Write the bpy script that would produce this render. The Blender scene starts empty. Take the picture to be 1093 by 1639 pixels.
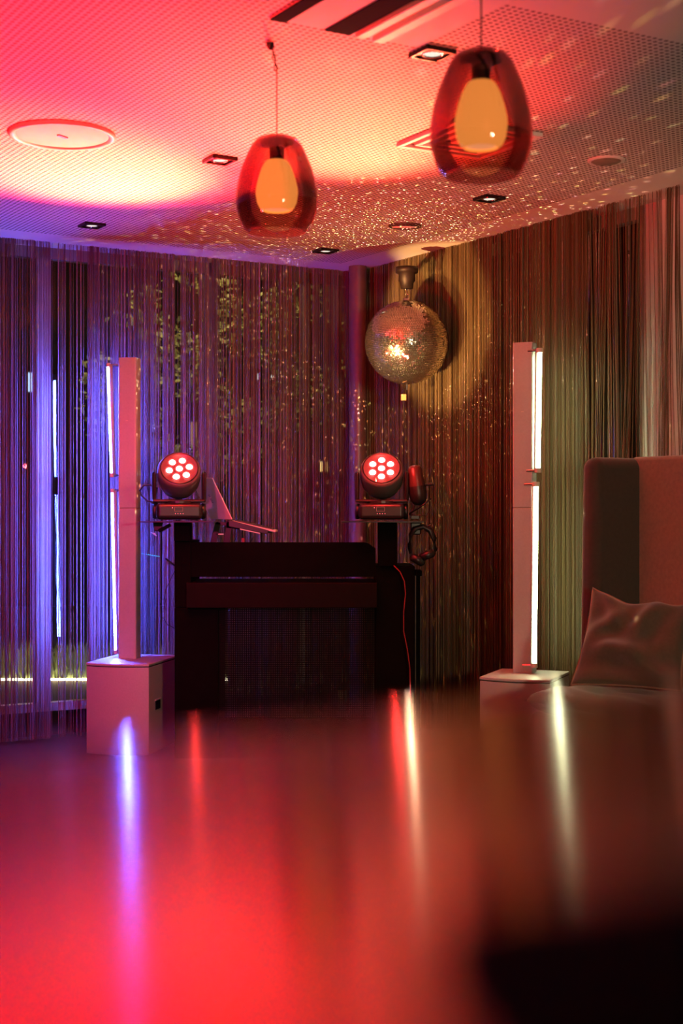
import bpy, math, random
from math import sin, cos, pi, radians as R
from mathutils import Vector as V, Matrix as M

random.seed(7)
sc = bpy.context.scene
col = sc.collection
F = 2276.3          # focal length in pixels of the 1093x1639 frame (50 mm on a 36 mm tall sensor)
CAM_Z = 1.21

def P(px, py, Y):
    "world point seen at a pixel, at distance Y along the view"
    return V(((px - 546.5) / F * Y, Y, CAM_Z + (819.5 - py) / F * Y))

# ------------------------------------------------------------------ camera
cd = bpy.data.cameras.new('camera'); cam = bpy.data.objects.new('camera', cd); col.objects.link(cam)
cam.location = (0, 0, CAM_Z); cam.rotation_euler = (R(90), 0, 0)
cd.sensor_fit = 'VERTICAL'; cd.sensor_height = 36; cd.lens = 50
cd.clip_start = .005; cd.clip_end = 200
cd.dof.use_dof = True; cd.dof.focus_distance = 6.9; cd.dof.aperture_fstop = 2.8
sc.camera = cam
# ------------------------------------------------------------------ view / world
vs = sc.view_settings
vs.view_transform = 'Standard'; vs.look = 'None'; vs.gamma = 1; vs.use_curve_mapping = False
vs.exposure = 0.0
sc.cycles.max_bounces = 8; sc.cycles.diffuse_bounces = 3; sc.cycles.glossy_bounces = 4
sc.cycles.transmission_bounces = 8; sc.cycles.transparent_max_bounces = 16
sc.cycles.caustics_reflective = False; sc.cycles.caustics_refractive = False
sc.cycles.sample_clamp_indirect = 4
sc.cycles.use_denoising = True
w = bpy.data.worlds.new('night'); sc.world = w; w.use_nodes = True
w.node_tree.nodes['Background'].inputs[0].default_value = (.35, .3, .5, 1)
w.node_tree.nodes['Background'].inputs[1].default_value = .012

# ------------------------------------------------------------------ room frame
C = V((.095, 8.45, 0))                       # corner of the two curtained sides
DL = V((-.866, -.5, 0)).normalized()         # along the left side, away from the corner
DR = V((.523, -.852, 0)).normalized()        # along the right side
NL = V((.5, -.866, 0))                       # into the room from the left side
NR = V((-.852, -.523, 0))                    # into the room from the right side
ZC = 2.63

# ------------------------------------------------------------------ lamps
def spot(name, loc, target, power, color, size, blend=.6, rad=.03):
    d = bpy.data.lights.new(name, 'SPOT'); d.energy = power; d.color = color
    d.spot_size = R(size); d.spot_blend = blend; d.shadow_soft_size = rad
    o = bpy.data.objects.new(name, d); col.objects.link(o); o.location = loc
    o.rotation_euler = (V(target) - V(loc)).to_track_quat('-Z', 'Y').to_euler()
    return o
def point(name, loc, power, color, rad=.05):
    d = bpy.data.lights.new(name, 'POINT'); d.energy = power; d.color = color; d.shadow_soft_size = rad
    o = bpy.data.objects.new(name, d); col.objects.link(o); o.location = loc; return o

HEAD1 = V(((286.5 - 546.5) / F * 7.0, 7.0, 1.168))
HEAD2 = V(((611 - 546.5) / F * 7.0, 7.0, 1.168))
RED = (1, .105, .075)
# beams of the two moving heads onto the ceiling
spot('beam_light', HEAD1 + V((-.02, -.10, .36)), (-1.0, 5.8, ZC), 2100, (1, .016, .010), 66, 1.0, .05)
spot('beam_light', HEAD1 + V((-.02, -.10, .36)), (-1.05, 6.0, ZC), 420, (1, .45, .13), 50, 1.0, .05)
spot('beam_light', HEAD2 + V((0, -.10, .36)), (-.05, 5.1, ZC), 900, (1, .022, .015), 52, 1.0, .05)
spot('beam_light', HEAD2 + V((0, -.10, .36)), (-.02, 5.35, ZC), 360, (1, .44, .17), 40, 1.0, .05)
# unseen red spots outside the frame, added to redden ceiling, left tower and curtain
spot('red_wash_fill', (-2.2, 2.2, .9), (-1.1, 4.5, ZC), 1900, (1, .012, .013), 54, 1.0, .15)
spot('red_wash_fill', (-1.6, 1.2, 2.3), (-1.12, 7.1, .95), 600, (1, .04, .34), 24, .9, .12)
spot('red_wash_fill', (-1.2, 1.0, 2.3), (-.25, 8.0, 1.7), 190, (1, .008, .02), 26, 1.0, .12)
spot('warm_fill', (1.9, -1.0, 1.5), (1.25, 6.0, 1.75), 420, (1, .74, .46), 46, .8, .2)  # added warm fill without a fixture, for right ceiling, column and seat
# warm pin spots on the mirror ball
BALL = P(651, 548, 7.5); BALL_R = .221
spot('pin_spot', (-1.9, 5.0, .55), BALL, 1500, (1, .52, .17), 14, .3, .02)
spot('pin_spot', (-1.1, 4.8, .95), BALL, 600, (1, .56, .2), 13, .3, .02)

# ------------------------------------------------------------------ materials
def mat(name, color, rough=.5, metal=0, var=.12, scale=20, spec=.5, emit=None, es=0, bump=0, **kw):
    m = bpy.data.materials.new(name); m.use_nodes = True
    nt = m.node_tree; b = nt.nodes['Principled BSDF']
    c = (*color, 1)
    b.inputs['Base Color'].default_value = c
    b.inputs['Roughness'].default_value = rough
    b.inputs['Metallic'].default_value = metal
    b.inputs['Specular IOR Level'].default_value = spec
    if var:
        tc = nt.nodes.new('ShaderNodeTexCoord'); n = nt.nodes.new('ShaderNodeTexNoise')
        n.inputs['Scale'].default_value = scale; n.inputs['Detail'].default_value = 3
        nt.links.new(tc.outputs['Object'], n.inputs['Vector'])
        r = nt.nodes.new('ShaderNodeValToRGB')
        r.color_ramp.elements[0].color = (*[x * (1 - var) for x in color], 1)
        r.color_ramp.elements[1].color = (*[min(1, x * (1 + var)) for x in color], 1)
        r.color_ramp.elements[0].position = .3; r.color_ramp.elements[1].position = .7
        nt.links.new(n.outputs['Fac'], r.inputs['Fac']); nt.links.new(r.outputs['Color'], b.inputs['Base Color'])
        if bump:
            bp = nt.nodes.new('ShaderNodeBump'); bp.inputs['Strength'].default_value = bump; bp.inputs['Distance'].default_value = .004
            nt.links.new(n.outputs['Fac'], bp.inputs['Height']); nt.links.new(bp.outputs['Normal'], b.inputs['Normal'])
    if emit:
        b.inputs['Emission Color'].default_value = (*emit, 1); b.inputs['Emission Strength'].default_value = es
    for k, v in kw.items(): b.inputs[k.replace('_', ' ')].default_value = v
    return m

def node(nt, t, **kw):
    n = nt.nodes.new(t)
    for k, v in kw.items(): setattr(n, k, v)
    return n
def math_(nt, op, a, b=None):
    n = nt.nodes.new('ShaderNodeMath'); n.operation = op
    for i, x in enumerate((a, b)):
        if x is None: continue
        if isinstance(x, (int, float)): n.inputs[i].default_value = x
        else: nt.links.new(x, n.inputs[i])
    return n.outputs[0]
def dot_(nt, vec, d):
    n = nt.nodes.new('ShaderNodeVectorMath'); n.operation = 'DOT_PRODUCT'
    nt.links.new(vec, n.inputs[0]); n.inputs[1].default_value = d; return n.outputs['Value']

MT = {}
MT['black'] = mat('black_plastic', (.012, .012, .013), .38)
MT['black_matte'] = mat('black_cloth', (.004, .004, .004), .95, spec=.05)
MT['black_metal'] = mat('black_metal', (.02, .02, .02), .3, .6)
MT['rubber'] = mat('black_rubber', (.015, .015, .015), .6)
MT['white_cab'] = mat('white_lacquer', (.60, .58, .57), .45, var=.04, scale=120, bump=.15)
MT['chrome'] = mat('chrome', (.8, .8, .8), .15, 1, var=.02)
MT['silver'] = mat('silver_aluminium', (.8, .76, .66), .5, 0, var=.03)
MT['velvet'] = mat('brown_velvet', (.10, .095, .062), .85, scale=60, bump=.1, Sheen_Weight=.5)
MT['velvet_shaded'] = mat('shaded_velvet', (.036, .032, .022), .85, scale=60, bump=.1, Sheen_Weight=.4)  # same seat velvet, with the wing's shade put into the colour
MT['pillow'] = mat('taupe_pillow_cloth', (.062, .060, .038), .8, scale=90, bump=.1, Sheen_Weight=.6)
MT['floor'] = mat('dark_floor', (.035, .02, .02), .35, scale=6)
MT['wall'] = mat('dark_wall', (.10, .065, .05), .8, scale=3)
MT['plaster'] = mat('white_plaster', (.85, .82, .78), .8, var=.04, scale=8)
MT['frame'] = mat('window_frame_metal', (.36, .30, .24), .4, .3)
MT['frame_dark'] = mat('dark_window_frame', (.05, .04, .035), .5)
MT['ext'] = mat('outdoor_paving', (.06, .055, .05), .9, scale=4)
MT['leaf'] = mat('leaf_green', (.13, .16, .05), .6, var=.4, scale=9)
MT['grass'] = mat('grass_green', (.32, .36, .12), .7, var=.35, scale=25)
MT['bark'] = mat('bark', (.10, .07, .05), .9)
MT['building'] = mat('far_facade', (.04, .03, .03), .9, scale=2)
MT['red_cable'] = mat('red_cable', (.35, .01, .015), .5)
MT['white_trim'] = mat('white_trim', (.8, .78, .75), .5, var=.03)
MT['screen'] = mat('dark_screen', (.008, .008, .01), .15)
MT['keys'] = mat('keyboard', (.03, .03, .03), .5)

def emis(name, color, s):
    m = bpy.data.materials.new(name); m.use_nodes = True
    nt = m.node_tree; nt.nodes.clear()
    e = nt.nodes.new('ShaderNodeEmission'); o = nt.nodes.new('ShaderNodeOutputMaterial')
    e.inputs[0].default_value = (*color, 1); e.inputs[1].default_value = s
    nt.links.new(e.outputs[0], o.inputs[0]); return m
MT['tube_blue'] = emis('blue_tube_glow', (.06, .105, 1), 720)
MT['tube_white'] = emis('white_tube_glow', (.85, 1, .56), 32)
MT['lens_red'] = emis('red_lens_glow', (1, .42, .34), 9)
MT['lens_rim'] = emis('red_lens_rim', (1, .03, .03), 4)
MT['led_ind'] = emis('red_indicator', (1, .12, .15), 2.5)
MT['disp'] = emis('red_display', (1, .16, .14), .55)
MT['led_warm'] = emis('warm_led_strip', (1, .93, .62), 14)
MT['down'] = emis('downlight_glow', (1, .9, .75), 1.0)
MT['teal_led'] = emis('teal_led', (.1, .8, .6), 1)
MT['glow_warm'] = emis('warm_window_glow', (1, .62, .2), 1.4)
MT['glow_white'] = emis('white_window_glow', (1, .95, .85), 1.8)
MT['glow_dim'] = emis('dim_window_glow', (1, .5, .25), .35)
MT['glow_blue'] = emis('blue_window_glow', (.45, .65, 1), 1.5)

# ceiling: white acoustic board with rows of round holes, plain border along both sides
def ceiling_mat():
    m = bpy.data.materials.new('perforated_ceiling_board'); m.use_nodes = True
    nt = m.node_tree; b = nt.nodes['Principled BSDF']; b.inputs['Roughness'].default_value = .75
    g = node(nt, 'ShaderNodeTexCoord').outputs['Object']
    sub = node(nt, 'ShaderNodeVectorMath', operation='SUBTRACT'); nt.links.new(g, sub.inputs[0]); sub.inputs[1].default_value = C
    p = sub.outputs[0]
    u = dot_(nt, p, NL); v = dot_(nt, p, NR)
    pitch = .0228
    def cell(x):
        a = math_(nt, 'FRACT', math_(nt, 'DIVIDE', x, pitch)); return math_(nt, 'POWER', math_(nt, 'SUBTRACT', a, .5), 2)
    d = math_(nt, 'SQRT', math_(nt, 'ADD', cell(u), cell(v)))
    hole = math_(nt, 'LESS_THAN', d, .31)
    for k in (math_(nt, 'GREATER_THAN', u, .235), math_(nt, 'GREATER_THAN', v, .25), math_(nt, 'LESS_THAN', u, 4.06)):
        hole = math_(nt, 'MULTIPLY', hole, k)
    mix = node(nt, 'ShaderNodeMixRGB'); nt.links.new(hole, mix.inputs[0])
    n = node(nt, 'ShaderNodeTexNoise'); n.inputs['Scale'].default_value = 3
    rp = node(nt, 'ShaderNodeValToRGB'); rp.color_ramp.elements[0].color = (.70, .67, .63, 1); rp.color_ramp.elements[1].color = (.78, .76, .72, 1)
    nt.links.new(n.outputs['Fac'], rp.inputs[0]); nt.links.new(rp.outputs[0], mix.inputs[1])
    mix.inputs[2].default_value = (.05, .03, .025, 1)  # dark dots paint the shade inside the holes
    nt.links.new(mix.outputs[0], b.inputs['Base Color'])
    return m
MT['ceiling'] = ceiling_mat()

def string_mat(name, base, D):
    m = bpy.data.materials.new(name); m.use_nodes = True
    nt = m.node_tree; b = nt.nodes['Principled BSDF']; b.inputs['Roughness'].default_value = .45
    b.inputs['Specular IOR Level'].default_value = .4
    g = node(nt, 'ShaderNodeTexCoord').outputs['Object']
    u = dot_(nt, g, D)
    cx = node(nt, 'ShaderNodeCombineXYZ'); nt.links.new(u, cx.inputs[0])
    n = node(nt, 'ShaderNodeTexNoise'); n.inputs['Scale'].default_value = 55; n.inputs['Detail'].default_value = 4
    n.inputs['Roughness'].default_value = .8
    nt.links.new(cx.outputs[0], n.inputs['Vector'])
    rp = node(nt, 'ShaderNodeValToRGB'); rp.color_ramp.elements[0].position = .36; rp.color_ramp.elements[1].position = .66
    rp.color_ramp.elements[0].color = (*[x * .18 for x in base], 1); rp.color_ramp.elements[1].color = (*base, 1)
    nt.links.new(n.outputs['Fac'], rp.inputs[0]); nt.links.new(rp.outputs[0], b.inputs['Base Color'])
    return m
MT['string_l'] = string_mat('curtain_strings', (.33, .20, .20), DL)
MT['string_r'] = string_mat('curtain_strings_warm_lit', (.25, .17, .08), DR)  # same strings, with warm light tinted into the right-hand colour

def glass_mat(name, tint, refl=1.0):
    m = bpy.data.materials.new(name); m.use_nodes = True
    nt = m.node_tree; nt.nodes.clear()
    t = node(nt, 'ShaderNodeBsdfTransparent'); t.inputs[0].default_value = (*tint, 1)
    gl = node(nt, 'ShaderNodeBsdfGlossy'); gl.inputs['Roughness'].default_value = .01
    fr = node(nt, 'ShaderNodeFresnel'); fr.inputs[0].default_value = 1.5
    mx = node(nt, 'ShaderNodeMixShader'); o = node(nt, 'ShaderNodeOutputMaterial')
    nt.links.new(math_(nt, 'MULTIPLY', fr.outputs[0], refl), mx.inputs[0])
    nt.links.new(t.outputs[0], mx.inputs[1]); nt.links.new(gl.outputs[0], mx.inputs[2]); nt.links.new(mx.outputs[0], o.inputs[0])
    return m
MT['glass'] = glass_mat('window_glass', (.93, .93, .93), 1.0)
MT['smoke_glass'] = glass_mat('smoked_brown_glass', (.79, .57, .55), .6)

def mesh_panel_mat():
    m = bpy.data.materials.new('perforated_black_mesh'); m.use_nodes = True
    nt = m.node_tree; b = nt.nodes['Principled BSDF']; b.inputs['Base Color'].default_value = (.006, .006, .006, 1); b.inputs['Roughness'].default_value = .9
    b.inputs['Specular IOR Level'].default_value = .1
    g = node(nt, 'ShaderNodeTexCoord').outputs['Object']
    def cell(d):
        a = math_(nt, 'FRACT', math_(nt, 'DIVIDE', dot_(nt, g, d), .009)); return math_(nt, 'POWER', math_(nt, 'SUBTRACT', a, .5), 2)
    dd = math_(nt, 'SQRT', math_(nt, 'ADD', cell((1, 0, 0)), cell((0, 0, 1))))
    nt.links.new(math_(nt, 'GREATER_THAN', dd, .26), b.inputs['Alpha'])
    return m
MT['mesh_panel'] = mesh_panel_mat()

def reflector_mat():
    m = bpy.data.materials.new('red_tinted_gloss'); m.use_nodes = True
    nt = m.node_tree; b = nt.nodes['Principled BSDF']
    b.inputs['Base Color'].default_value = (.27, .075, .085, 1); b.inputs['Metallic'].default_value = 1  # neutral gloss tinted red, so red light is put into its reflections
    b.inputs['Anisotropic'].default_value = .75
    tv = node(nt, 'ShaderNodeCombineXYZ'); tv.inputs[0].default_value = 0; tv.inputs[1].default_value = 1
    nt.links.new(tv.outputs[0], b.inputs['Tangent'])
    n = node(nt, 'ShaderNodeTexNoise'); n.inputs['Scale'].default_value = 9
    g = node(nt, 'ShaderNodeTexCoord').outputs['Object']; nt.links.new(g, n.inputs['Vector'])
    rp = node(nt, 'ShaderNodeMapRange'); rp.inputs['To Min'].default_value = .10; rp.inputs['To Max'].default_value = .17
    nt.links.new(n.outputs['Fac'], rp.inputs['Value']); nt.links.new(rp.outputs[0], b.inputs['Roughness'])
    return m
MT['reflector'] = reflector_mat()
MT['opal'] = mat('amber_opal_glass', (.55, .33, .07), .4, var=.04, emit=(.9, .52, .10), es=1.3)
MT['opal_rim'] = mat('pale_opal_opening', (.85, .6, .3), .5, var=.03, emit=(1, .66, .28), es=1.1)
MT['mirror'] = mat('mirror_facets', (.97, .88, .74), .12, .97, var=0)

# ------------------------------------------------------------------ mesh helpers
class MB:
    def __init__(s): s.v = []; s.f = []
    def add(s, vs, fs):
        o = len(s.v); s.v += [tuple(x) for x in vs]; s.f += [tuple(i + o for i in f) for f in fs]; return s
    def box(s, c, size, m=None):
        x, y, z = [a / 2 for a in size]
        vs = [V((i * x, j * y, k * z)) for i in (-1, 1) for j in (-1, 1) for k in (-1, 1)]
        if m: vs = [m @ q for q in vs]
        return s.add([q + V(c) for q in vs], [(0, 1, 3, 2), (4, 6, 7, 5), (0, 4, 5, 1), (2, 3, 7, 6), (0, 2, 6, 4), (1, 5, 7, 3)])
    def prism(s, poly, z0, z1):
        n = len(poly)
        vs = [(x, y, z0) for x, y in poly] + [(x, y, z1) for x, y in poly]
        fs = [tuple(range(n - 1, -1, -1)), tuple(range(n, 2 * n))] + [(i, (i + 1) % n, n + (i + 1) % n, n + i) for i in range(n)]
        return s.add(vs, fs)
    def hexa(s, a, b):
        "a, b: quads (4 points each) joined into a solid"
        vs = list(a) + list(b)
        return s.add(vs, [(3, 2, 1, 0), (4, 5, 6, 7)] + [(i, (i + 1) % 4, 4 + (i + 1) % 4, 4 + i) for i in range(4)])
    def tube(s, pts, r, n=8, caps=True):
        pts = [V(p) for p in pts]; rr = r if isinstance(r, (list, tuple)) else [r] * len(pts)
        up = V((0, 0, 1)); rings = []
        for i, p in enumerate(pts):
            t = (pts[min(i + 1, len(pts) - 1)] - pts[max(i - 1, 0)]).normalized()
            a = t.cross(up)
            if a.length < .05: a = t.cross(V((1, 0, 0)))
            a.normalize(); b = t.cross(a)
            rings.append([p + (a * cos(2 * pi * k / n) + b * sin(2 * pi * k / n)) * rr[i] for k in range(n)])
        vs = [q for g in rings for q in g]
        fs = [(i * n + k, i * n + (k + 1) % n, (i + 1) * n + (k + 1) % n, (i + 1) * n + k) for i in range(len(pts) - 1) for k in range(n)]
        if caps: fs += [tuple(range(n - 1, -1, -1)), tuple(range((len(pts) - 1) * n, len(pts) * n))]
        return s.add(vs, fs)
    def lathe(s, prof, n=32, c=(0, 0, 0), m=None, close=False):
        vs = []; fs = []
        for r, z in prof:
            for k in range(n):
                q = V((r * cos(2 * pi * k / n), r * sin(2 * pi * k / n), z))
                vs.append((m @ q if m else q) + V(c))
        k_ = len(prof)
        for i in range(k_ - 1):
            for k in range(n): fs.append((i * n + k, i * n + (k + 1) % n, (i + 1) * n + (k + 1) % n, (i + 1) * n + k))
        if close:
            fs += [tuple(range(n - 1, -1, -1)), tuple(range((k_ - 1) * n, k_ * n))]
        return s.add(vs, fs)
    def build(s, name, m, parent=None, bevel=0, seg=3, smooth=False, kind=None):
        me = bpy.data.meshes.new(name); me.from_pydata(s.v, [], s.f); me.update()
        o = bpy.data.objects.new(name, me); col.objects.link(o)
        me.materials.append(MT[m] if isinstance(m, str) else m)
        if parent: o.parent = parent
        if smooth:
            for p in me.polygons: p.use_smooth = True
        if bevel:
            b = o.modifiers.new('bevel', 'BEVEL'); b.width = bevel; b.segments = seg; b.limit_method = 'ANGLE'; b.angle_limit = R(35)
            for p in me.polygons: p.use_smooth = True
            b.harden_normals = True
        if kind: o['kind'] = kind
        return o

def thing(name, label, cat, loc=(0, 0, 0), rz=0, group=None):
    o = bpy.data.objects.new(name, None); col.objects.link(o); o.location = loc; o.rotation_euler = (0, 0, rz)
    o.empty_display_size = .05
    return tag(o, label, cat, group)
def tag(o, label, cat, group=None):
    o['label'] = label; o['category'] = cat
    if group: o['group'] = group
    return o
def copy_tree(o, parent=None):
    kids = [c for c in bpy.data.objects if c.parent == o]
    c = o.copy(); col.objects.link(c); c.parent = parent
    for k in kids: copy_tree(k, c)
    return c

# ------------------------------------------------------------------ the room shell
LL, LR = 7.6, 11.0     # lengths of left and right sides
corners = [C, C + DL * LL, C + DL * LL + DR * LR, C + DR * LR]
def ring(off):   # room outline pushed outward
    a = C - NL * off - NR * off; b = C + DL * (LL + off) - NL * off
    c_ = C + DL * (LL + off) + DR * (LR + off); d = C + DR * (LR + off) - NR * off
    return [(p.x, p.y) for p in (a, b, c_, d)]
MB().prism(ring(.6), -.12, 0).build('floor', 'floor', kind='structure')
MB().prism(ring(.26), ZC, ZC + .12).build('ceiling', 'ceiling', kind='structure')
def slab(p0, p1, z0, z1, n, th):
    "vertical slab from p0 to p1 thickened by th along n"
    a = [V((p0.x, p0.y, z0)), V((p1.x, p1.y, z0)), V((p1.x, p1.y, z1)), V((p0.x, p0.y, z1))]
    b = [q + n * th for q in a]
    return a, b
GO = .13        # glass line sits behind the strings
A0 = C - NL * GO; B0 = C - NR * GO
m_ = MB(); m_.hexa(*slab(A0 + DR * -.10, A0 + DL * LL, 0, .14, -NL, .12)); m_.build('wall_left', 'frame_dark', kind='structure')
MB().hexa(*slab(B0 + DR * 3.35, B0 + DR * LR, 0, ZC, -NR, .12)).build('wall_right', 'wall', kind='structure')
MB().hexa(*slab(B0 + DR * 2.28, B0 + DR * 3.35, 0, ZC, -NR, .12)).build('wall_right_pier', 'plaster', kind='structure')
MB().hexa(*slab(B0, B0 + DR * 2.28, 0, .14, -NR, .12)).build('baseboard_right', 'frame_dark', kind='structure')
MB().hexa(*slab(corners[1], corners[2], 0, ZC, DL, .12)).build('wall_back', 'wall', kind='structure')
MB().hexa(*slab(corners[3], corners[2], 0, ZC, DR, .12)).build('wall_front', 'wall', kind='structure')
# round dark column in the corner
MB().lathe([(.052, 0), (.052, ZC)], 24, (C.x + .0, C.y - .22, 0)).build('trim_1', mat('dark_column_paint', (.16, .09, .075), .35), smooth=True, kind='structure')

# windows behind the strings
wn = 0
def window(base, D, n, t0, t1, post=.05, pm='frame'):
    global wn; wn += 1
    z0, z1 = .14, ZC
    f = MB()
    for t in (t0, t1): 
        f.hexa(*slab(base + D * (t - post / 2 if t == t1 else t), base + D * (t if t == t1 else t + post / 2), z0, z1, -n, .06))
    f.hexa(*slab(base + D * t0, base + D * t1, z0, z0 + .045, -n, .06))
    f.hexa(*slab(base + D * t0, base + D * t1, z1 - .06, z1, -n, .06))
    fo = f.build('window_%d' % wn, pm, kind='structure')
    g = MB(); g.hexa(*slab(base + D * t0 - n * .03, base + D * t1 - n * .03, z0, z1, -n, .008)); g.build('window_pane', 'glass', fo)
for t0, t1, p in ((-.1, .05, .03), (.05, .26, .03), (.26, .878, .045), (.878, 1.878, .08), (1.878, 2.878, .08), (2.878, 3.878, .08), (3.878, 4.878, .08), (4.878, 5.878, .08), (5.878, 7.5, .08)):
    window(A0, DL, NL, t0, t1, p)
for t0, t1, p in ((0, .22, .03), (.22, 1.1, .05), (1.1, 2.28, .06)):
    window(B0, DR, NR, t0, t1, p)

# ------------------------------------------------------------------ string curtains
def curtain(label, mname, D, n, t0, t1, per_m, zb, sway=0.0, off=.0, gap=None, seed=1):
    rnd = random.Random(seed); mb = MB()
    ph = [rnd.uniform(0, 6.28) for _ in range(6)]
    N = int((t1 - t0) * per_m); k = 0
    while k < N:
        t = t0 + (t1 - t0) * rnd.random()
        dens = .60 + .25 * sin(t * 9 + ph[0]) + .22 * sin(t * 23 + ph[1]) + .2 * sin(t * 61 + ph[2])
        k += 1
        if gap and gap(t) > rnd.random(): continue
        if rnd.random() > dens + .25: continue
        r = rnd.uniform(.0009, .0019); y = off + rnd.uniform(0, .035)
        lean = rnd.uniform(-1, 1) * .004 + sway * sin(t * 7 + ph[3]) * (.5 + .5 * sin(t * 41))
        pts = []
        segs = 6 if sway else 1
        for i in range(segs + 1):
            f = i / segs
            tt = t + lean * (f * f if sway else f) + (sway * .15 * sin(f * 5 + t * 30) if sway else 0)
            pts.append(C + D * tt + n * y + V((0, 0, ZC - f * (ZC - zb))))
        mb_ring = []; a0 = rnd.uniform(0, 2.1)
        for q in pts:
            mb_ring += [q + D * r * cos(a0 + 2.094 * k_) + n * r * sin(a0 + 2.094 * k_) for k_ in range(3)]
        fs = []
        for i in range(segs):
            for a in range(3): fs.append((i * 3 + a, i * 3 + (a + 1) % 3, i * 3 + 3 + (a + 1) % 3, i * 3 + 3 + a))
        mb.add(mb_ring, fs)
    o = mb.build('string_curtain', mname, kind='stuff')
    return tag(o, label, 'curtain')
curtain('dark string curtain along the left windows, blue-lit behind the left light column', 'string_l', DL, NL, .0, 1.25, 800, .02, seed=3, gap=lambda t: .85 if (abs(t - .125) < .02 or abs(t - .326) < .025) else (.3 if .4 < t < 1.1 else 0))
curtain('string curtain hanging at the far left edge beside the garden window, lit deep blue', 'string_l', DL, NL, 1.25, 3.4, 620, .02, seed=4, gap=lambda t: .55 if 1.68 < t < 2.05 else 0)
curtain('brown string curtain in the right corner behind the mirror ball and right light column', 'string_r', DR, NR, .0, 2.05, 950, .02, seed=5)
curtain('loose wavy string curtain before the white pier above the tall velvet seat', 'string_r', DR, NR, 2.05, 3.5, 420, .02, sway=.10, seed=6, gap=lambda t: .55 if t > 2.27 else 0)

# ------------------------------------------------------------------ ceiling fittings
ang_l = math.atan2(-DL.y, -DL.x)   # orientation of room squares
def ceil_pt(px, py):
    Y = (ZC - CAM_Z) / (819.5 - py) * F; q = P(px, py, Y); q.z = ZC; return q
dl = thing('downlight', '', 'ceiling light', (0, 0, 0), 0, 'square recessed downlights')
f = MB()
for a, b_, c_, d in ((-.048, 0, .012, .108), (.048, 0, .012, .108), (0, -.048, .108, .012), (0, .048, .108, .012)): f.box((a, b_, -.006), (c_, d, .014))
f.build('frame', 'black_metal', dl, bevel=.002)
MB().box((0, 0, -.002), (.088, .088, .004)).build('housing', 'black', dl)
MB().lathe([(.034, -.004), (.036, -.010), (.029, -.010), (.027, -.005)], 24).build('reflector_ring', 'chrome', dl, smooth=True)
MB().lathe([(.0001, -.0065), (.027, -.0065)], 24).build('lamp_disc', 'down', dl)
dls = [((352, 254), 'square downlight in the ceiling left of the nearer red pendant'),
       ((147, 359), 'small square downlight near the blue-lit ceiling edge at left'),
       ((521, 400), 'farthest square downlight, above the room corner left of the mirror ball'),
       ((783, 316), 'square downlight on the tan ceiling below the right pendant'),
       ((692, 83), 'largest square downlight, beside the top of the right pendant')]
for i, ((px, py), lab) in enumerate(dls):
    o = dl if i == 0 else copy_tree(dl)
    o.location = ceil_pt(px, py); o.rotation_euler.z = ang_l; o['label'] = lab
# big round loudspeaker grille
q = ceil_pt(100, 215)
t = thing('ceiling_speaker', 'large round white ceiling panel in the orange light at upper left', 'ceiling speaker', q)
MB().lathe([(.198, 0), (.198, -.010), (.190, -.014), (.178, -.012), (.172, -.004)], 48).build('rim', 'white_trim', t, smooth=True)
MB().lathe([(.0001, -.006), (.172, -.006)], 48).build('cover', 'plaster', t)
MB().box((.0, .0, -.008), (.05, .012, .006), M.Rotation(R(60), 3, 'Z')).build('slot', MT['frame'], t)
# small round fittings
q = ceil_pt(970, 256)
t = thing('smoke_detector', 'small round brown disc in the tan ceiling at right', 'detector', q)
MB().lathe([(.075, 0), (.074, -.006), (.060, -.007)], 32).build('rim', 'white_trim', t, smooth=True)
MB().lathe([(.0001, -.012), (.05, -.012), (.060, -.006)], 32).build('cover', mat('brown_grille', (.25, .19, .14), .7), t, smooth=True)
q = ceil_pt(648, 361)
t = thing('recessed_spot', 'round tilted recessed spotlight in the ceiling above the mirror ball', 'ceiling light', q)
MB().lathe([(.082, 0), (.080, -.006), (.066, -.006), (.060, 0)], 32).build('rim', mat('dark_recess_rim', (.08, .05, .04), .5), t, smooth=True)
MB().lathe([(.0001, -.012), (.060, -.012), (.064, -.004)], 32, (0, 0, 0), M.Rotation(R(10), 3, 'X')).build('lamp_disc', 'white_trim', t)
# square air diffuser behind the right pendant
q = ceil_pt(750, 221)
t = thing('air_diffuser', 'square white air diffuser in the ceiling partly hidden by the right pendant', 'air vent', q, ang_l)
for k, s in enumerate((.40, .30, .20, .10)):
    g = MB(); h = s / 2; b_ = .022
    g.box((0, h - b_ / 2, -.008), (s, b_, .016)); g.box((0, -h + b_ / 2, -.008), (s, b_, .016))
    g.box((h - b_ / 2, 0, -.008), (b_, s - 2 * b_, .016)); g.box((-h + b_ / 2, 0, -.008), (b_, s - 2 * b_, .016))
    g.build('louvre_ring', 'white_trim', t, bevel=.004)
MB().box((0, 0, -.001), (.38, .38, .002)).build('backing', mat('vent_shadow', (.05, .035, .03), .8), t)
# recessed strip light panel at the top
p0 = ceil_pt(428, 22); pe = ceil_pt(600, 75)
def ceil_quad(a, ln, wd, z0, z1):      # a: corner, runs along DR by ln and along -DL by wd
    q = [a, a + DR * ln, a + DR * ln - DL * wd, a - DL * wd]
    return [V((x.x, x.y, z0)) for x in q], [V((x.x, x.y, z1)) for x in q]
ps = ceil_pt(432, 28)
t = thing('strip_light', 'long recessed strip light with two dark slots at the top of the ceiling', 'ceiling light', (0, 0, 0))
MB().hexa(*ceil_quad(ps, 1.9, .50, ZC - .004, ZC + .0)).build('panel', 'plaster', t)
MB().hexa(*ceil_quad(ps + DR * .0 - DL * .0, 1.7, .05, ZC - .008, ZC - .003)).build('slot', 'black_matte', t)
MB().hexa(*ceil_quad(ps + DR * .0 - DL * .18, 1.7, .085, ZC - .008, ZC - .003)).build('slot', 'black_matte', t)
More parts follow.
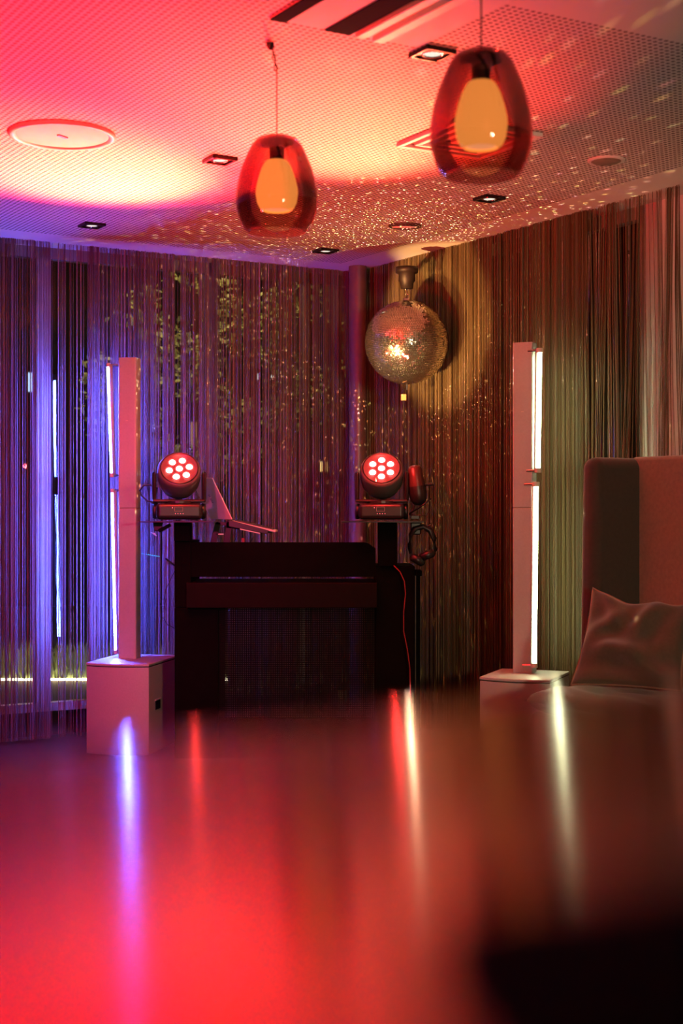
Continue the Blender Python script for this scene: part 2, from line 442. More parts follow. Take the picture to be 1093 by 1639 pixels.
MB().hexa(*ceil_quad(ps + DR * .02 - DL * .272, 1.7, .035, ZC - .018, ZC - .004)).build('lamp_profile', 'white_trim', t, bevel=.004)
MB().hexa(*ceil_quad(ps + DR * .02 - DL * .330, 1.7, .040, ZC - .022, ZC - .004)).build('lamp_profile', 'white_trim', t, bevel=.004)

# ------------------------------------------------------------------ pendants
def pendant(px, ytop, ybot, Y, label, clip):
    zt = P(px, ytop, Y).z; zb = P(px, ybot, Y).z; x = P(px, 0, Y).x
    H = zt - zb; Rm = .125
    t = thing('pendant_lamp', label, 'pendant lamp', (x, Y, zb), 0, 'smoked glass pendants')
    prof = [(.70, 0), (.80, .035), (.90, .12), (.975, .22), (1, .32), (.985, .42), (.93, .55), (.84, .68), (.72, .80), (.62, .89), (.50, .955), (.30, .99), (.10, 1.0)]
    out = [(r * Rm, z * H) for r, z in prof]
    inn = [(max(.004, r * Rm - .005), z * H - (.004 if z > .9 else 0)) for r, z in prof][::-1]
    MB().lathe(out + inn + [out[0]], 48).build('glass_shade', 'smoke_glass', t, smooth=True)
    s = [(.030, .74), (.036, .72), (.046, .66), (.056, .56), (.063, .46), (.064, .40), (.060, .31), (.052, .25), (.043, .225), (.040, .222)]
    op = MB().lathe([(r, z * H) for r, z in s], 36).build('inner_shade', 'opal', t, smooth=True)
    MB().lathe([(.0001, .245 * H), (.040, .240 * H)], 36).build('opening_disc', 'opal_rim', op)
    MB().lathe([(.0001, .94 * H), (.050, .935 * H), (.050, .905 * H), (.024, .895 * H), (.022, .74 * H), (.030, .735 * H), (.0001, .73 * H)], 28).build('lamp_holder', 'black', t, smooth=True)
    top = ZC - zb
    cord = MB()
    if clip:
        cord.tube([(0, 0, H * .93), (0, 0, H + .20), (-.004, 0, H + .22), (-.012, -.002, top - .02), (-.02, -.004, top)], .0017, 8)
    else: cord.tube([(0, 0, H * .93), (0, 0, top)], .0022, 8)
    cord.build('cord', 'black', t, smooth=True)
    if clip:
        ch = MB()
        for k in range(6):
            c0 = V((-.003 - k * .0028, 0, H + .205 + k * .016)); a = R(90) * (k % 2)
            ch.tube([c0 + V((cos(a) * .005 * cos(g), sin(a) * .005 * cos(g), .010 * sin(g))) for g in [i * pi / 6 for i in range(13)]], .0016, 6)
        ch.build('chain', 'black_metal', t, smooth=True)
        MB().lathe([(.012, top), (.010, top - .012), (.004, top - .02)], 16, (-.02, -.004, 0)).build('ceiling_hook', 'black_metal', t, smooth=True)
    else:
        MB().lathe([(.05, top), (.05, top - .02), (.008, top - .03)], 24).build('canopy', 'black_metal', t, smooth=True)
pendant(443, 217, 372, 4.31, 'smaller red-lit smoked glass pendant with amber inner shade, left of centre', True)
pendant(770, 79, 282, 3.45, 'larger dark smoked glass pendant with amber inner shade at upper right', False)

# ------------------------------------------------------------------ mirror ball
t = thing('mirror_ball', 'large mirror-tiled disco ball hanging in front of the right curtain', 'disco ball', BALL)
MB().lathe([(max(1e-4, (BALL_R - .004) * sin(pi * k / 24)), -(BALL_R - .004) * cos(pi * k / 24)) for k in range(25)], 48).build('core', 'black', t, smooth=True)
rnd = random.Random(11); mb = MB(); rows = 74
for i in range(1, rows - 1):
    th = pi * (i + .5) / rows; nn = max(6, int(2 * pi * sin(th) / (pi / rows)))
    for k in range(nn):
        ph = 2 * pi * (k + .5 * (i % 2) * 0) / nn
        n0 = V((sin(th) * cos(ph), sin(th) * sin(ph), cos(th)))
        a = V((-sin(ph), cos(ph), 0)); b_ = n0.cross(a)
        j = n0 + a * rnd.gauss(0, .05) + b_ * rnd.gauss(0, .05); j.normalize()
        a2 = (a - j * a.dot(j)).normalized(); b2 = j.cross(a2)
        h = pi * BALL_R / rows / 2 * .85; c0 = n0 * BALL_R
        wv = min(h, pi * BALL_R * sin(th) / nn * .85)
        mb.add([c0 - a2 * wv - b2 * h, c0 + a2 * wv - b2 * h, c0 + a2 * wv + b2 * h, c0 - a2 * wv + b2 * h], [(0, 1, 2, 3)])
mb.build('mirror_tiles', 'mirror', t)
MB().lathe([(.02, BALL_R - .006), (.02, BALL_R + .012), (.006, BALL_R + .014)], 20).build('top_cap', 'chrome', t, smooth=True)
ch = MB()
for k in range(3):
    c0 = V((0, 0, BALL_R + .024 + k * .021)); a = R(90) * (k % 2)
    ch.tube([c0 + V((cos(a) * .008 * cos(g), sin(a) * .008 * cos(g), .014 * sin(g))) for g in [i * pi / 6 for i in range(13)]], .0022, 6)
ch.build('chain', 'chrome', t, smooth=True)
MB().lathe([(.0001, -BALL_R - .03), (.006, -BALL_R - .03), (.006, -BALL_R)], 10).build('bottom_pin', 'chrome', t)
zt = P(651, 462, 7.5).z - BALL.z; z2 = P(651, 428, 7.5).z - BALL.z
t2 = thing('ball_motor', 'dark motor housing that carries the mirror ball, mounted by the ceiling edge', 'motor', BALL)
MB().lathe([(.0001, zt), (.032, zt), (.036, zt + .03), (.044, zt + .04), (.044, z2 - .03), (.06, z2 - .028), (.06, z2), (.0001, z2)], 28).build('motor_body', mat('rusty_dark_metal', (.022, .012, .01), .5, .3), t2, smooth=True)
e = V((.0, .42, 0))
MB().tube([(0, 0, z2 - .012), (e.x, e.y, z2 - .012)], .014, 8).build('wall_arm', 'black_metal', t2)
# little box hanging below the ball
q = P(646, 636, 7.55)
t = thing('socket_box', 'tiny yellow-brown box hung on a cable under the mirror ball', 'junction box', q)
MB().box((0, 0, 0), (.028, .02, .034)).build('box', mat('tan_plastic', (.5, .3, .12), .5), t, bevel=.003)
MB().tube([(0, 0, .016), (-.006, 0, .03), (.004, 0, .05)], .002, 6).build('hook', 'chrome', t)
MB().tube([(.0, 0, -.016), (.004, .0, -.10), (-.002, .0, -.22), (.0, .0, -.60)], .0022, 6).build('cable', 'black', t)
# unseen patterned lamp added beside the ball, standing in for gleams off its facets
gl = point('gleam_stand_in', BALL + V((-.10, -.30, -.16)), 60, (1, .62, .32), .0)
gl.data.use_nodes = True; nt = gl.data.node_tree
em = nt.nodes['Emission']
tc = node(nt, 'ShaderNodeTexCoord'); vo = node(nt, 'ShaderNodeTexVoronoi'); vo.inputs['Scale'].default_value = 38
vo.inputs['Randomness'].default_value = .75
nt.links.new(tc.outputs['Normal'], vo.inputs['Vector'])
lt = math_(nt, 'POWER', math_(nt, 'MAXIMUM', math_(nt, 'SUBTRACT', 1, math_(nt, 'MULTIPLY', vo.outputs['Distance'], 3.4)), 0), 1.1)
nz = node(nt, 'ShaderNodeTexNoise'); nz.inputs['Scale'].default_value = 2.2; nt.links.new(tc.outputs['Normal'], nz.inputs['Vector'])
lt = math_(nt, 'MULTIPLY', lt, math_(nt, 'MULTIPLY', math_(nt, 'GREATER_THAN', nz.outputs['Fac'], .40), 7))
nt.links.new(math_(nt, 'ADD', lt, .10), em.inputs['Strength'])
hs = node(nt, 'ShaderNodeMixRGB'); hs.blend_type = 'MULTIPLY'; hs.inputs[0].default_value = .55
hs.inputs[1].default_value = (1, .9, .8, 1); nt.links.new(vo.outputs['Color'], hs.inputs[2]); nt.links.new(hs.outputs[0], em.inputs['Color'])

# ------------------------------------------------------------------ column loudspeakers
def tower(label, loc, rz, lx, depth):
    t = thing('column_speaker', label, 'speaker', loc, rz, 'white column loudspeakers')
    wd = .33; n = 10; bow = .034
    fr = [(-wd / 2 + wd * i / n, -bow * (1 - (2 * i / n - 1) ** 2)) for i in range(n + 1)]
    poly = fr + [(wd / 2, depth), (-wd / 2, depth)]
    cab = MB().prism(poly, .0, .437).build('subwoofer', 'white_cab', t, bevel=.004, seg=2)
    # side handle: dark slot framed on the right side
    h = MB(); h.box((wd / 2 + .0005, .13, .235), (.006, .075, .045)); h.build('handle', 'black', cab, bevel=.006)
    h = MB(); h.box((wd / 2 + .002, .13, .262), (.008, .085, .006)); h.build('handle_rim', 'white_cab', cab, bevel=.002)
    poly2 = [(x * 1.012, y - .004) for x, y in fr] + [(wd / 2 * 1.012, depth + .003), (-wd / 2 * 1.012, depth + .003)]
    MB().prism(poly2, .441, .455).build('top_plate', 'white_cab', t, bevel=.005, seg=2)
    MB().prism([(x * .985, y * .985 + .003) for x, y in poly], .436, .442).build('seam', 'frame_dark', t)
    def prof(s): return [(lx + a * s, .25 + b * s) for a, b in ((-.043, -.045), (.043, -.045), (.048, -.040), (.048, .03), (.035, .05), (-.035, .05), (-.048, .03), (-.048, -.040))]
    MB().prism(prof(1), .455, 1.228).build('lower_column', 'white_cab', t, bevel=.002, seg=2)
    MB().prism(prof(.96), 1.226, 1.234).build('joint', 'frame', t)
    up = MB().prism(prof(1), 1.232, 2.005).build('upper_column', 'white_cab', t, bevel=.002, seg=2)
    MB().box((lx + .0, -.045 + .25 - .001, 1.68), (.012, .003, .004)).build('badge', 'silver', up)
    return t
tower('white column speaker at left on its box, washed pink and blue', (-1.119, 7.104, 0), R(-12), -.027, .45)
tower('white column speaker at right on its box, between curtain and velvet seat', (.787, 6.462, 0), R(-22), -.018, .37)

def tube_light(label, a, b, side, m, r, hous):
    "one light tube from a (top) to b (bottom); hous: direction of the housing"
    base = V(b); t = thing('light_tube', label, 'light tube', base, 0, 'light tubes clamped to the speaker columns')
    hf = 1.5 if side > 0 else 1.2; A = V(a) - base; B = V((0, 0, 0)); hd = V(hous).normalized()
    MB().tube([A, B], r, 12).build('diffuser', m, t, smooth=True)
    MB().tube([A + hd * r * hf + V((0, 0, .012)), B + hd * r * hf - V((0, 0, .012))], r * (1.3 if side > 0 else .6), 12).build('housing', 'white_cab', t, smooth=True)
    for p, s in ((A, 1), (B, -1)):
        MB().tube([p + V((0, 0, .001 * s)), p + V((0, 0, .022 * s))], [r * 1.1, r * 1.1], 12).build('end_cap', 'silver', t)
    col_dir = V((side, 0, 0))
    for p in (A - V((0, 0, -.012)), B + V((0, 0, -.012))):
        c = MB(); c.tube([p, p + col_dir * .052 + V((0, .02, 0))], .0065, 8); c.build('clamp', 'chrome', t)
        c = MB(); c.tube([p + V((0, 0, -.010)), p + V((0, 0, .010))], r * 1.5, 12); c.build('clamp_ring', 'silver', t)
YL, YR = 7.385, 6.632
hl = (1, -.12, 0)
tube_light('upper violet-blue glowing tube on the left side of the left speaker column', P(173.5, 588, YL), P(179, 757, YL), 1, 'tube_blue', .0078, hl)
tube_light('lower violet-blue glowing tube on the left side of the left speaker column', P(180, 789, YL), P(185.5, 1040, YL), 1, 'tube_blue', .0078, hl)
hr = (-1, .25, 0)
tube_light('upper greenish-white glowing tube on the right speaker column', P(863.5, 565, YR), P(861, 749, YR), -1, 'tube_white', .0108, hr)
tube_light('lower greenish-white glowing tube on the right speaker column', P(858, 779, YR), P(855, 1061, YR), -1, 'tube_white', .0108, hr)

# ------------------------------------------------------------------ DJ booth
BX0, BX1 = P(281, 0, 7.0).x, P(664, 0, 7.0).x
YB = 7.0
def zpx(y, Y=YB): return CAM_Z + (819.5 - y) / F * Y
def xpx(x, Y=YB): return (x - 546.5) / F * Y
t = thing('dj_booth', 'black DJ booth with a wide fascia and a perforated front between the two red lamps', 'DJ booth', (0, YB, 0))
def bx(x0, x1, y0, y1, z0, z1): 
    return MB().box(((x0 + x1) / 2, (y0 + y1) / 2, (z0 + z1) / 2), (x1 - x0, y1 - y0, z1 - z0))
bx(xpx(280), xpx(350), -.02, .42, 0, zpx(972)).build('side_panel', 'black_matte', t, bevel=.006)
bx(xpx(601), xpx(664), -.02, .42, 0, zpx(906)).build('side_panel', 'black_matte', t, bevel=.006)
bx(xpx(280), xpx(306), -.02, .42, zpx(972), zpx(866)).build('side_cheek', 'black_matte', t, bevel=.004)
# fascia with rounded right corner
r = .06; xa, xb, za, zb_ = xpx(300), xpx(601), zpx(923), zpx(868)
prof = [(xa, za), (xb, za), (xb, zb_ - r)] + [(xb - r + r * cos(a), zb_ - r + r * sin(a)) for a in [R(k * 15) for k in range(7)]] + [(xa, zb_)]
n = len(prof)
g = MB().add([(x, -.01, z) for x, z in prof] + [(x, .03, z) for x, z in prof], [tuple(range(n)), tuple(range(2 * n - 1, n - 1, -1))] + [((i + 1) % n, i, n + i, n + (i + 1) % n) for i in range(n)])
g.build('fascia', 'black_matte', t)
bx(xa, xb, .03, .40, zpx(886), zpx(878)).build('worktop', 'black_matte', t)
bx(xpx(300), xpx(603), -.06, .40, zpx(972), zpx(932)).build('shelf', mat('dark_brown_wood', (.008, .004, .004), .7, spec=.08), t, bevel=.004)
bx(xpx(345), xpx(603), .0, .006, zpx(1150), zpx(970)).build('perforated_panel', 'mesh_panel', t)
bx(xpx(345), xpx(603), -.005, .03, 0, zpx(1150)).build('lower_rail', 'black_matte', t)

# lamp posts
for xl, xr, lab in ((284, 309, 'black square post standing on the left end of the DJ booth'), (604, 634, 'thicker black square post standing on the right end of the DJ booth')):
    xc = (xpx(xl, 7.1) + xpx(xr, 7.1)) / 2; wd = xpx(xr, 7.1) - xpx(xl, 7.1)
    cx_ = (HEAD1 if xl < 400 else HEAD2).x
    t = thing('lamp_post', lab, 'stand', (xc, 7.0, 0), 0, 'black posts that carry the red lamps')
    zb0 = zpx(866) if xl < 400 else zpx(906)
    MB().box((0, 0, (zb0 + 1.159) / 2), (wd, .09, 1.159 - zb0)).build('pole', 'black_matte', t, bevel=.004)
    MB().box((cx_ - xc, 0, 1.162), (.40 if xl > 400 else .36, .26, .006)).build('top_plate', 'black_metal', t, bevel=.001)

# ------------------------------------------------------------------ moving heads
def moving_head(loc, label, yaw, tilt, roll, pw):
    t = thing('moving_head_lamp', label, 'stage lamp', loc, yaw, 'red moving head stage lamps')
    MB().box((0, 0, .045), (.225, .17, .080)).build('base', 'black', t, bevel=.022, seg=4)
    for sx in (-1, 1):
        MB().lathe([(.0001, -.012), (.036, -.012), (.040, 0), (.036, .012), (.0001, .012)], 20, (sx * .118, 0, .045), M.Rotation(R(90), 3, 'Y')).build('carry_cap', 'black', t, smooth=True)
    b = [c for c in bpy.data.objects if c.parent == t and c.name.startswith('base')][0]
    fz = -.087
    fr_ = MB()
    for a, z, w_, h_ in ((0, .066, .040, .0012), (0, .046, .040, .0012)): fr_.box((a - .004, fz, z), (w_, .002, h_))
    for a in (-.0195, .0195): fr_.box((a - .004, fz, .056), (.0012, .002, .020))
    fr_.build('display', 'disp', b)
    for k in range(4): MB().lathe([(.0001, .0), (.0016, 0)], 8, (-.020 + k * .0125, fz - .0005, .034), M.Rotation(R(90), 3, 'X')).build('button', 'led_ind', b)
    MB().lathe([(.0001, 0), (.0022, 0)], 8, (-.034, fz - .0005, .063), M.Rotation(R(90), 3, 'X')).build('indicator', 'led_ind', b)
    MB().lathe([(.075, .085), (.075, .097)], 24, close=True).build('turntable', 'black', t, smooth=False)
    for sx in (-1, 1):
        MB().box((sx * .122, 0, .168), (.022, .085, .145)).build('yoke_arm', 'black', t, bevel=.012, seg=3)
    MB().box((0, 0, .096), (.26, .10, .016)).build('yoke_bridge', 'black', t, bevel=.008)
    # head: axis +Z of local -> points to camera (-y) raised by tilt
    m = M.Rotation(R(90) - tilt, 3, 'X')          # z axis -> (0,-cos, sin)
    m = M.Rotation(0, 3, 'Z') @ M(((1, 0, 0), (0, sin(tilt), -cos(tilt)), (0, cos(tilt), sin(tilt))))
    c = V((0, .0, .218))
    hd = MB().lathe([(.0001, -.105), (.055, -.100), (.086, -.075), (.102, -.035), (.106, .0), (.106, .05), (.098, .066), (.088, .071), (.084, .062), (.0001, .062)], 40, c, m).build('head', mat('black_lamp_head', (.10, .09, .09), .35), t, smooth=True)
    MB().lathe([(.088, .071), (.091, .074), (.094, .070)], 40, c, m).build('head_rim', 'black_metal', hd, smooth=True)
    gp = point('head_glow_fill', (0, 0, 0), pw, (1, .035, .03), .015); gp.parent = t; gp.location = c + m @ V((0, -.04, .26))  # unseen red point added before the lenses to light the head body
    for k in range(7):
        rr = 0 if k == 0 else .050; a = roll + k * pi / 3
        lc = c + m @ V((rr * cos(a), rr * sin(a), .064))
        MB().lathe([(.0001, .004), (.015, .0035), (.0165, .001)], 20, lc, m).build('lens', 'lens_red', hd)
        MB().lathe([(.0165, .0), (.0195, .007), (.021, .0)], 20, lc, m).build('lens_rim', 'lens_rim', hd, smooth=True)
moving_head(HEAD1, 'red moving head lamp on the left post, seven lit lenses, beside the laptop', R(8), R(33), R(12), 6)
moving_head(HEAD2, 'red moving head lamp on the right post, seven lit lenses, under the mirror ball', R(-3), R(35), R(30), 10)

# ------------------------------------------------------------------ laptop on stand
yl = 7.12
def q4(pts, Y, dy):
    a = [P(x, y, Y + o) for x, y, o in pts]; return a, [p + V((0, dy, 0)) for p in a]
t = thing('laptop_stand', 'black perforated laptop stand on top of the DJ booth', 'laptop stand', P(358, 868, 7.12))
o_ = P(358, 868, 7.12)
def leg_(p):
    a = [P(x, y, 7.12) - o_ for x, y in p]; return MB().hexa(a, [k + V((0, .012, 0)) for k in a])
leg_([(334, 877), (345, 877), (354, 836), (345, 834)]).build('leg', 'black_metal', t, bevel=.002)
leg_([(355, 877), (367, 877), (372, 838), (363, 834)]).build('leg', 'black_metal', t, bevel=.002)
leg_([(345, 834), (374, 838), (372, 843), (344, 839)]).build('top_rail', 'black_metal', t, bevel=.001)
leg_([(346, 854), (358, 854), (358, 856), (346, 856)]).build('cross_bar', 'silver', t)
leg_([(362, 833), (436, 850), (436, 854), (362, 845)]).build('tray', 'black_metal', t, bevel=.001)
o_ = P(371, 833, 7.14)
t = thing('laptop', 'silver laptop with its open lid tilted back, standing above the DJ booth', 'laptop', o_)
def rel(x, y, Y): return P(x, y, Y) - o_
# lid: a slab whose edge leans; its back shows to the camera
a = [rel(371, 832, 7.10), rel(337, 831, 7.34), rel(304, 765, 7.40), rel(339, 765, 7.16)]
nv = (a[1] - a[0]).cross(a[3] - a[0]).normalized() * .006
if nv.x < 0: nv = -nv
lid = MB().hexa(a, [p + nv for p in a]).build('lid', 'silver', t, bevel=.003)
mk = MB(); lo = (a[0] + a[1] + a[2] + a[3]) / 4; eu = (a[3] - a[0]).normalized(); ev = (a[1] - a[0]).normalized(); off = -nv.normalized() * .0008
def markq(u0, u1, v0, v1):
    p = [lo + off + eu * u + ev * v for u, v in ((u0, v0), (u1, v0), (u1, v1), (u0, v1))]; mk.add(p, [(0, 1, 2, 3)])
for u in (-.024, .012, .020): markq(u, u + .003, -.010, .010)
for u, v0, v1 in ((-.016, -.010, .010), (-.004, -.010, .010)): markq(u, u + .003, v0, v1)
markq(-.016, -.001, -.010, -.006); markq(-.016, -.001, .006, .010)
mk.build('lid_mark', 'keys', lid)
b1 = [rel(371, 833, 7.08), rel(441, 849, 7.08), rel(441, 852, 7.08), rel(371, 838, 7.08)]
body = MB().hexa(b1, [p + V((0, .24, 0)) for p in b1]).build('body', 'silver', t, bevel=.002)
b1 = [rel(376, 832, 7.09), rel(436, 846, 7.09), rel(436, 848, 7.09), rel(376, 834.3, 7.09)]
MB().hexa(b1, [p + V((0, .20, 0)) for p in b1]).build('keyboard', 'keys', body)
o_ = P(400, 846, 7.06)
t = thing('dj_controller', 'flat black controller lying in the tray under the laptop', 'controller', o_)
b1 = [rel(366, 832, 7.04), rel(430, 849, 7.04), rel(428, 855, 7.04), rel(366, 843, 7.04)]
MB().hexa(b1, [p + V((0, .02, 0)) for p in b1]).build('body', 'black', t, bevel=.003)
b1 = [rel(384, 846, 7.035), rel(416, 853, 7.035), rel(416, 854.5, 7.035), rel(384, 847.5, 7.035)]
MB().hexa(b1, [p + V((0, .01, 0)) for p in b1]).build('trim_strip', 'silver', t)
tag(MB().tube([P(383, 846, 7.1), P(379, 858, 7.1), P(374, 868, 7.12), P(372, 880, 7.12)], .0018, 6).build('cable', 'black'), 'thin black cable hanging from the laptop down behind the booth top', 'cable')
tag(MB().tube([P(404, 850, 7.1), P(405, 860, 7.1), P(400, 870, 7.12), P(399, 880, 7.14)], .0022, 6).build('cable', 'black'), 'black cable hanging from the right part of the laptop tray', 'cable')
o_ = P(389, 868, 7.12)
tag(MB().box(P(389, 866, 7.12), (.016, .012, .03)).build('plug', 'red_cable', bevel=.002), 'small red plug standing on the booth behind the laptop tray', 'plug')

# ------------------------------------------------------------------ microphone-like bullet on arm, headphones, cables
o_ = P(670, 800, 6.98)
t = thing('microphone', 'dark bullet-shaped microphone in a cradle right of the right red lamp', 'microphone', o_)
s = 6.98 / F; mt_ = M.Rotation(R(-7), 3, 'Y')
prof = [(.0001, 56 * s), (8 * s, 55 * s), (11 * s, 50 * s), (12 * s, 38 * s), (13.5 * s, 22 * s)]
b = MB().lathe(prof, 24, (0, 0, 0), mt_).build('grille', mat('red_lit_metal', (.09, .04, .035), .35, .4), t, smooth=True)  # dark metal with the red lamp light put into its colour
MB().lathe([(13.5 * s, 22 * s), (14.5 * s, 10 * s), (13 * s, 0), (8 * s, -8 * s), (.0001, -9 * s)], 24, (0, 0, 0), mt_).build('body', 'black', t, smooth=True)
MB().tube([rel(665, 806, 6.98), rel(661, 816, 6.98), rel(655, 824, 6.98)], .005, 8).build('stem', 'black_metal', t)
MB().tube([rel(674, 806, 6.98), rel(672, 812, 6.98), rel(655, 822, 6.98)], .004, 8).build('stem', 'black_metal', t)
MB().tube([rel(655, 822, 6.98), rel(676, 809, 6.96), rel(690, 798, 6.95)], .004, 8).build('arm', 'black_metal', t, smooth=True)
MB().tube([rel(655, 824, 6.98), rel(680, 825, 6.98), rel(685, 822, 6.98), rel(687, 817, 6.98), rel(688, 775, 6.98)], .0022, 6).build('cradle_rod', 'black_metal', t, smooth=True)
MB().tube([rel(680, 776, 6.98), rel(693, 775, 6.98)], .007, 10).build('pivot', 'black', t)
o_ = P(668, 836, 6.97)
t = thing('table_clamp', 'black clamp gripping the right lamp plate under the microphone', 'clamp', o_)
MB().box(rel(664, 828, 6.97), (.042, .04, .020)).build('jaw', 'black_metal', t, bevel=.003)
MB().box(rel(665, 846, 6.97), (.050, .03, .060)).build('body', 'black_metal', t, bevel=.006)
MB().tube([rel(672, 848, 6.97), rel(690, 840, 6.97)], .004, 8).build('thumb_screw', 'black_metal', t)
o_ = P(675, 845, 6.93)
t = thing('headphones', 'black headphones hanging from the clamp at the right end of the booth', 'headphones', o_)
pts = [(657, 886), (655, 872), (657, 856), (665, 846), (677, 843), (688, 849), (695, 862), (696, 878), (690, 892)]
MB().tube([rel(x, y, 6.93) for x, y in pts], [.008, .010, .012, .013, .014, .014, .014, .013, .009], 10).build('headband', 'black', t, smooth=True)
for (x, y), an in (((668, 896), 30), ((684, 888), -20)):
    m = M.Rotation(R(an), 3, 'Y') @ M.Rotation(R(25), 3, 'Z')
    MB().lathe([(.0001, -.022), (.030, -.020), (.040, -.008), (.041, .008), (.030, .018), (.0001, .020)], 24, rel(x, y, 6.93), m).build('ear_cup', 'black', t, smooth=True)
tag(MB().tube([P(x, y, 6.92) for x, y in ((630, 905), (640, 915), (647, 930), (649, 950), (646, 980), (646, 1010), (652, 1040), (656, 1070), (657, 1110), (657, 1195))], .0028, 6).build('cable', 'red_cable', smooth=True), 'red cable running down the right side of the DJ booth', 'cable')
tag(bx(xpx(665), xpx(675), 6.98, 7.12, zpx(922), zpx(913)).build('side_tray', 'black_matte', bevel=.003), 'small black tray jutting out right of the DJ booth below the headphones', 'tray')
tag(MB().box(((xpx(670)), 7.05, zpx(922) / 2), (.02, .02, zpx(922))).build('tray_leg_stand', 'black_matte'), 'thin black upright under the small tray right of the DJ booth', 'stand')
tag(MB().tube([P(x, y, 6.99) for x, y in ((252, 806), (236, 802), (226, 793), (224, 785), (230, 777), (240, 776), (252, 782))], .0045, 8).build('cable', 'rubber', smooth=True), 'thick black cable looping out left of the left red lamp', 'cable')
tag(MB().tube([P(x, y, 7.02) for x, y in ((283, 908), (274, 925), (266, 942), (262, 962), (264, 972), (256, 968), (258, 960), (266, 958), (262, 975), (258, 985), (268, 1000), (280, 1006))], .0022, 6).build('cable', 'rubber', smooth=True), 'thin black cable curling at the left side of the DJ booth', 'cable')
tag(MB().tube([P(265, 894, 7.02), P(283, 908, 7.02)], .005, 8).build('bracket_rod', 'black_metal'), 'short black rod sticking out left of the DJ booth', 'rod')
o_ = P(262, 842, 6.97)
t = thing('lamp_clamp', 'black clamp with a pale tip hanging under the left red lamp', 'clamp', o_)
MB().hexa([rel(244, 834, 6.97), rel(262, 834, 6.97), rel(258, 850, 6.97), rel(246, 850, 6.97)], [rel(244, 834, 7.02), rel(262, 834, 7.02), rel(258, 850, 7.02), rel(246, 850, 7.02)]).build('jaw', 'black_metal', t, bevel=.004)
MB().tube([rel(254, 850, 6.97), rel(273, 840, 6.97)], .009, 8).build('handle', 'black_metal', t)
MB().hexa([rel(241, 852, 6.96), rel(248, 853, 6.96), rel(251, 858, 6.96), rel(249, 858, 6.96)], [rel(241, 852, 6.97), rel(248, 853, 6.97), rel(251, 858, 6.97), rel(249, 858, 6.97)]).build('tip', 'white_trim', t)
lg = MB()
for k in range(9): lg.lathe([(.0001, -.003), (.003, 0), (.0001, .003)], 8, P(227 + k * 3.4, 886 + k * .55, 7.75))
lg.tube([P(226, 886, 7.75), P(256, 891, 7.75)], .001, 5)
tag(lg.build('indicator_lights', 'teal_led'), 'short row of tiny teal lights between the left speaker and the DJ booth', 'light strip')
# ------------------------------------------------------------------ velvet seat
B = V((1.267, 6.05, 0)); ux = DR; uy = V((-.852, -.523, 0))   # ux along the back, uy to the front
t = thing('wingback_seat', 'high-backed brown velvet lounge seat with tall side wing at the right edge', 'armchair', B)
def blk(s0, s1, d0, d1, z0, z1, flare=0):
    a = [ux * s + uy * d + V((0, 0, z0)) for s, d in ((s0 - flare, d0), (s1, d0), (s1, d1 + flare), (s0 - flare, d1 + flare))]
    b = [ux * s + uy * d + V((0, 0, z1)) for s, d in ((s0, d0), (s1, d0), (s1, d1), (s0, d1))]
    return MB().hexa(a, b)
ZS = .50
blk(-.06, 1.15, -.12, .56, .12, ZS - .10).build('seat_base', 'velvet', t, bevel=.035, seg=4)
def soft_slab(s0, s1, d0, d1, z0, z1):
    mb = MB(); nx, ny = 40, 26
    def pt(i, j, top):
        u = i / nx * 2 - 1; v = j / ny * 2 - 1
        e = (max(0, 1 - abs(u) ** 10) * max(0, 1 - abs(v) ** 8)) ** .5
        zc = (z0 + z1) / 2; h = (z1 - z0) / 2
        wr = .006 * sin(9 * u + 3 * v + 2 * sin(4 * v)) * e + .004 * sin(17 * v - 5 * u)*e
        return ux * (s0 + (s1 - s0) * i / nx) + uy * (d0 + (d1 - d0) * j / ny) + V((0, 0, zc + (h * e + wr if top else -h * e)))
    vs = [pt(i, j, True) for i in range(nx + 1) for j in range(ny + 1)] + [pt(i, j, False) for i in range(nx + 1) for j in range(ny + 1)]
    W = ny + 1; N_ = (nx + 1) * W; fs = []
    for i in range(nx):
        for j in range(ny):
            a = i * W + j; fs.append((a, a + W, a + W + 1, a + 1)); fs.append((N_ + a, N_ + a + 1, N_ + a + W + 1, N_ + a + W))
    for i in range(nx):
        for j in (0, ny): a = i * W + j; fs.append((a, a + W, N_ + a + W, N_ + a))
    for j in range(ny):
        for i in (0, nx): a = i * W + j; fs.append((a, a + 1, N_ + a + 1, N_ + a))
    return mb.add(vs, fs)
soft_slab(-.07, 1.15, -.0, .575, ZS - .115, ZS).build('seat_cushion', 'velvet', t, smooth=True)
blk(-.06, 1.15, -.13, 0, .14, 1.445).build('backrest', mat('lit_velvet', (.30, .16, .11), .85, scale=60, bump=.1, Sheen_Weight=.5), t, bevel=.02, seg=4)  # brighter copy of the seat velvet, with reddish light in its colour
blk(-.105, 0, -.13, .245, .14, 1.44, .014).build('wing', 'velvet_shaded', t, bevel=.050, seg=6)
blk(1.09, 1.16, -.13, .25, .14, 1.44).build('wing', 'velvet_shaded', t, bevel=.028, seg=5)
for s_, d_ in ((0, .5), (1.08, .5), (0, -.06), (1.08, -.06)):
    c0 = ux * s_ + uy * d_; MB().tube([c0, c0 + V((0, 0, .14))], [.014, .02], 12).build('leg', 'black_metal', t)

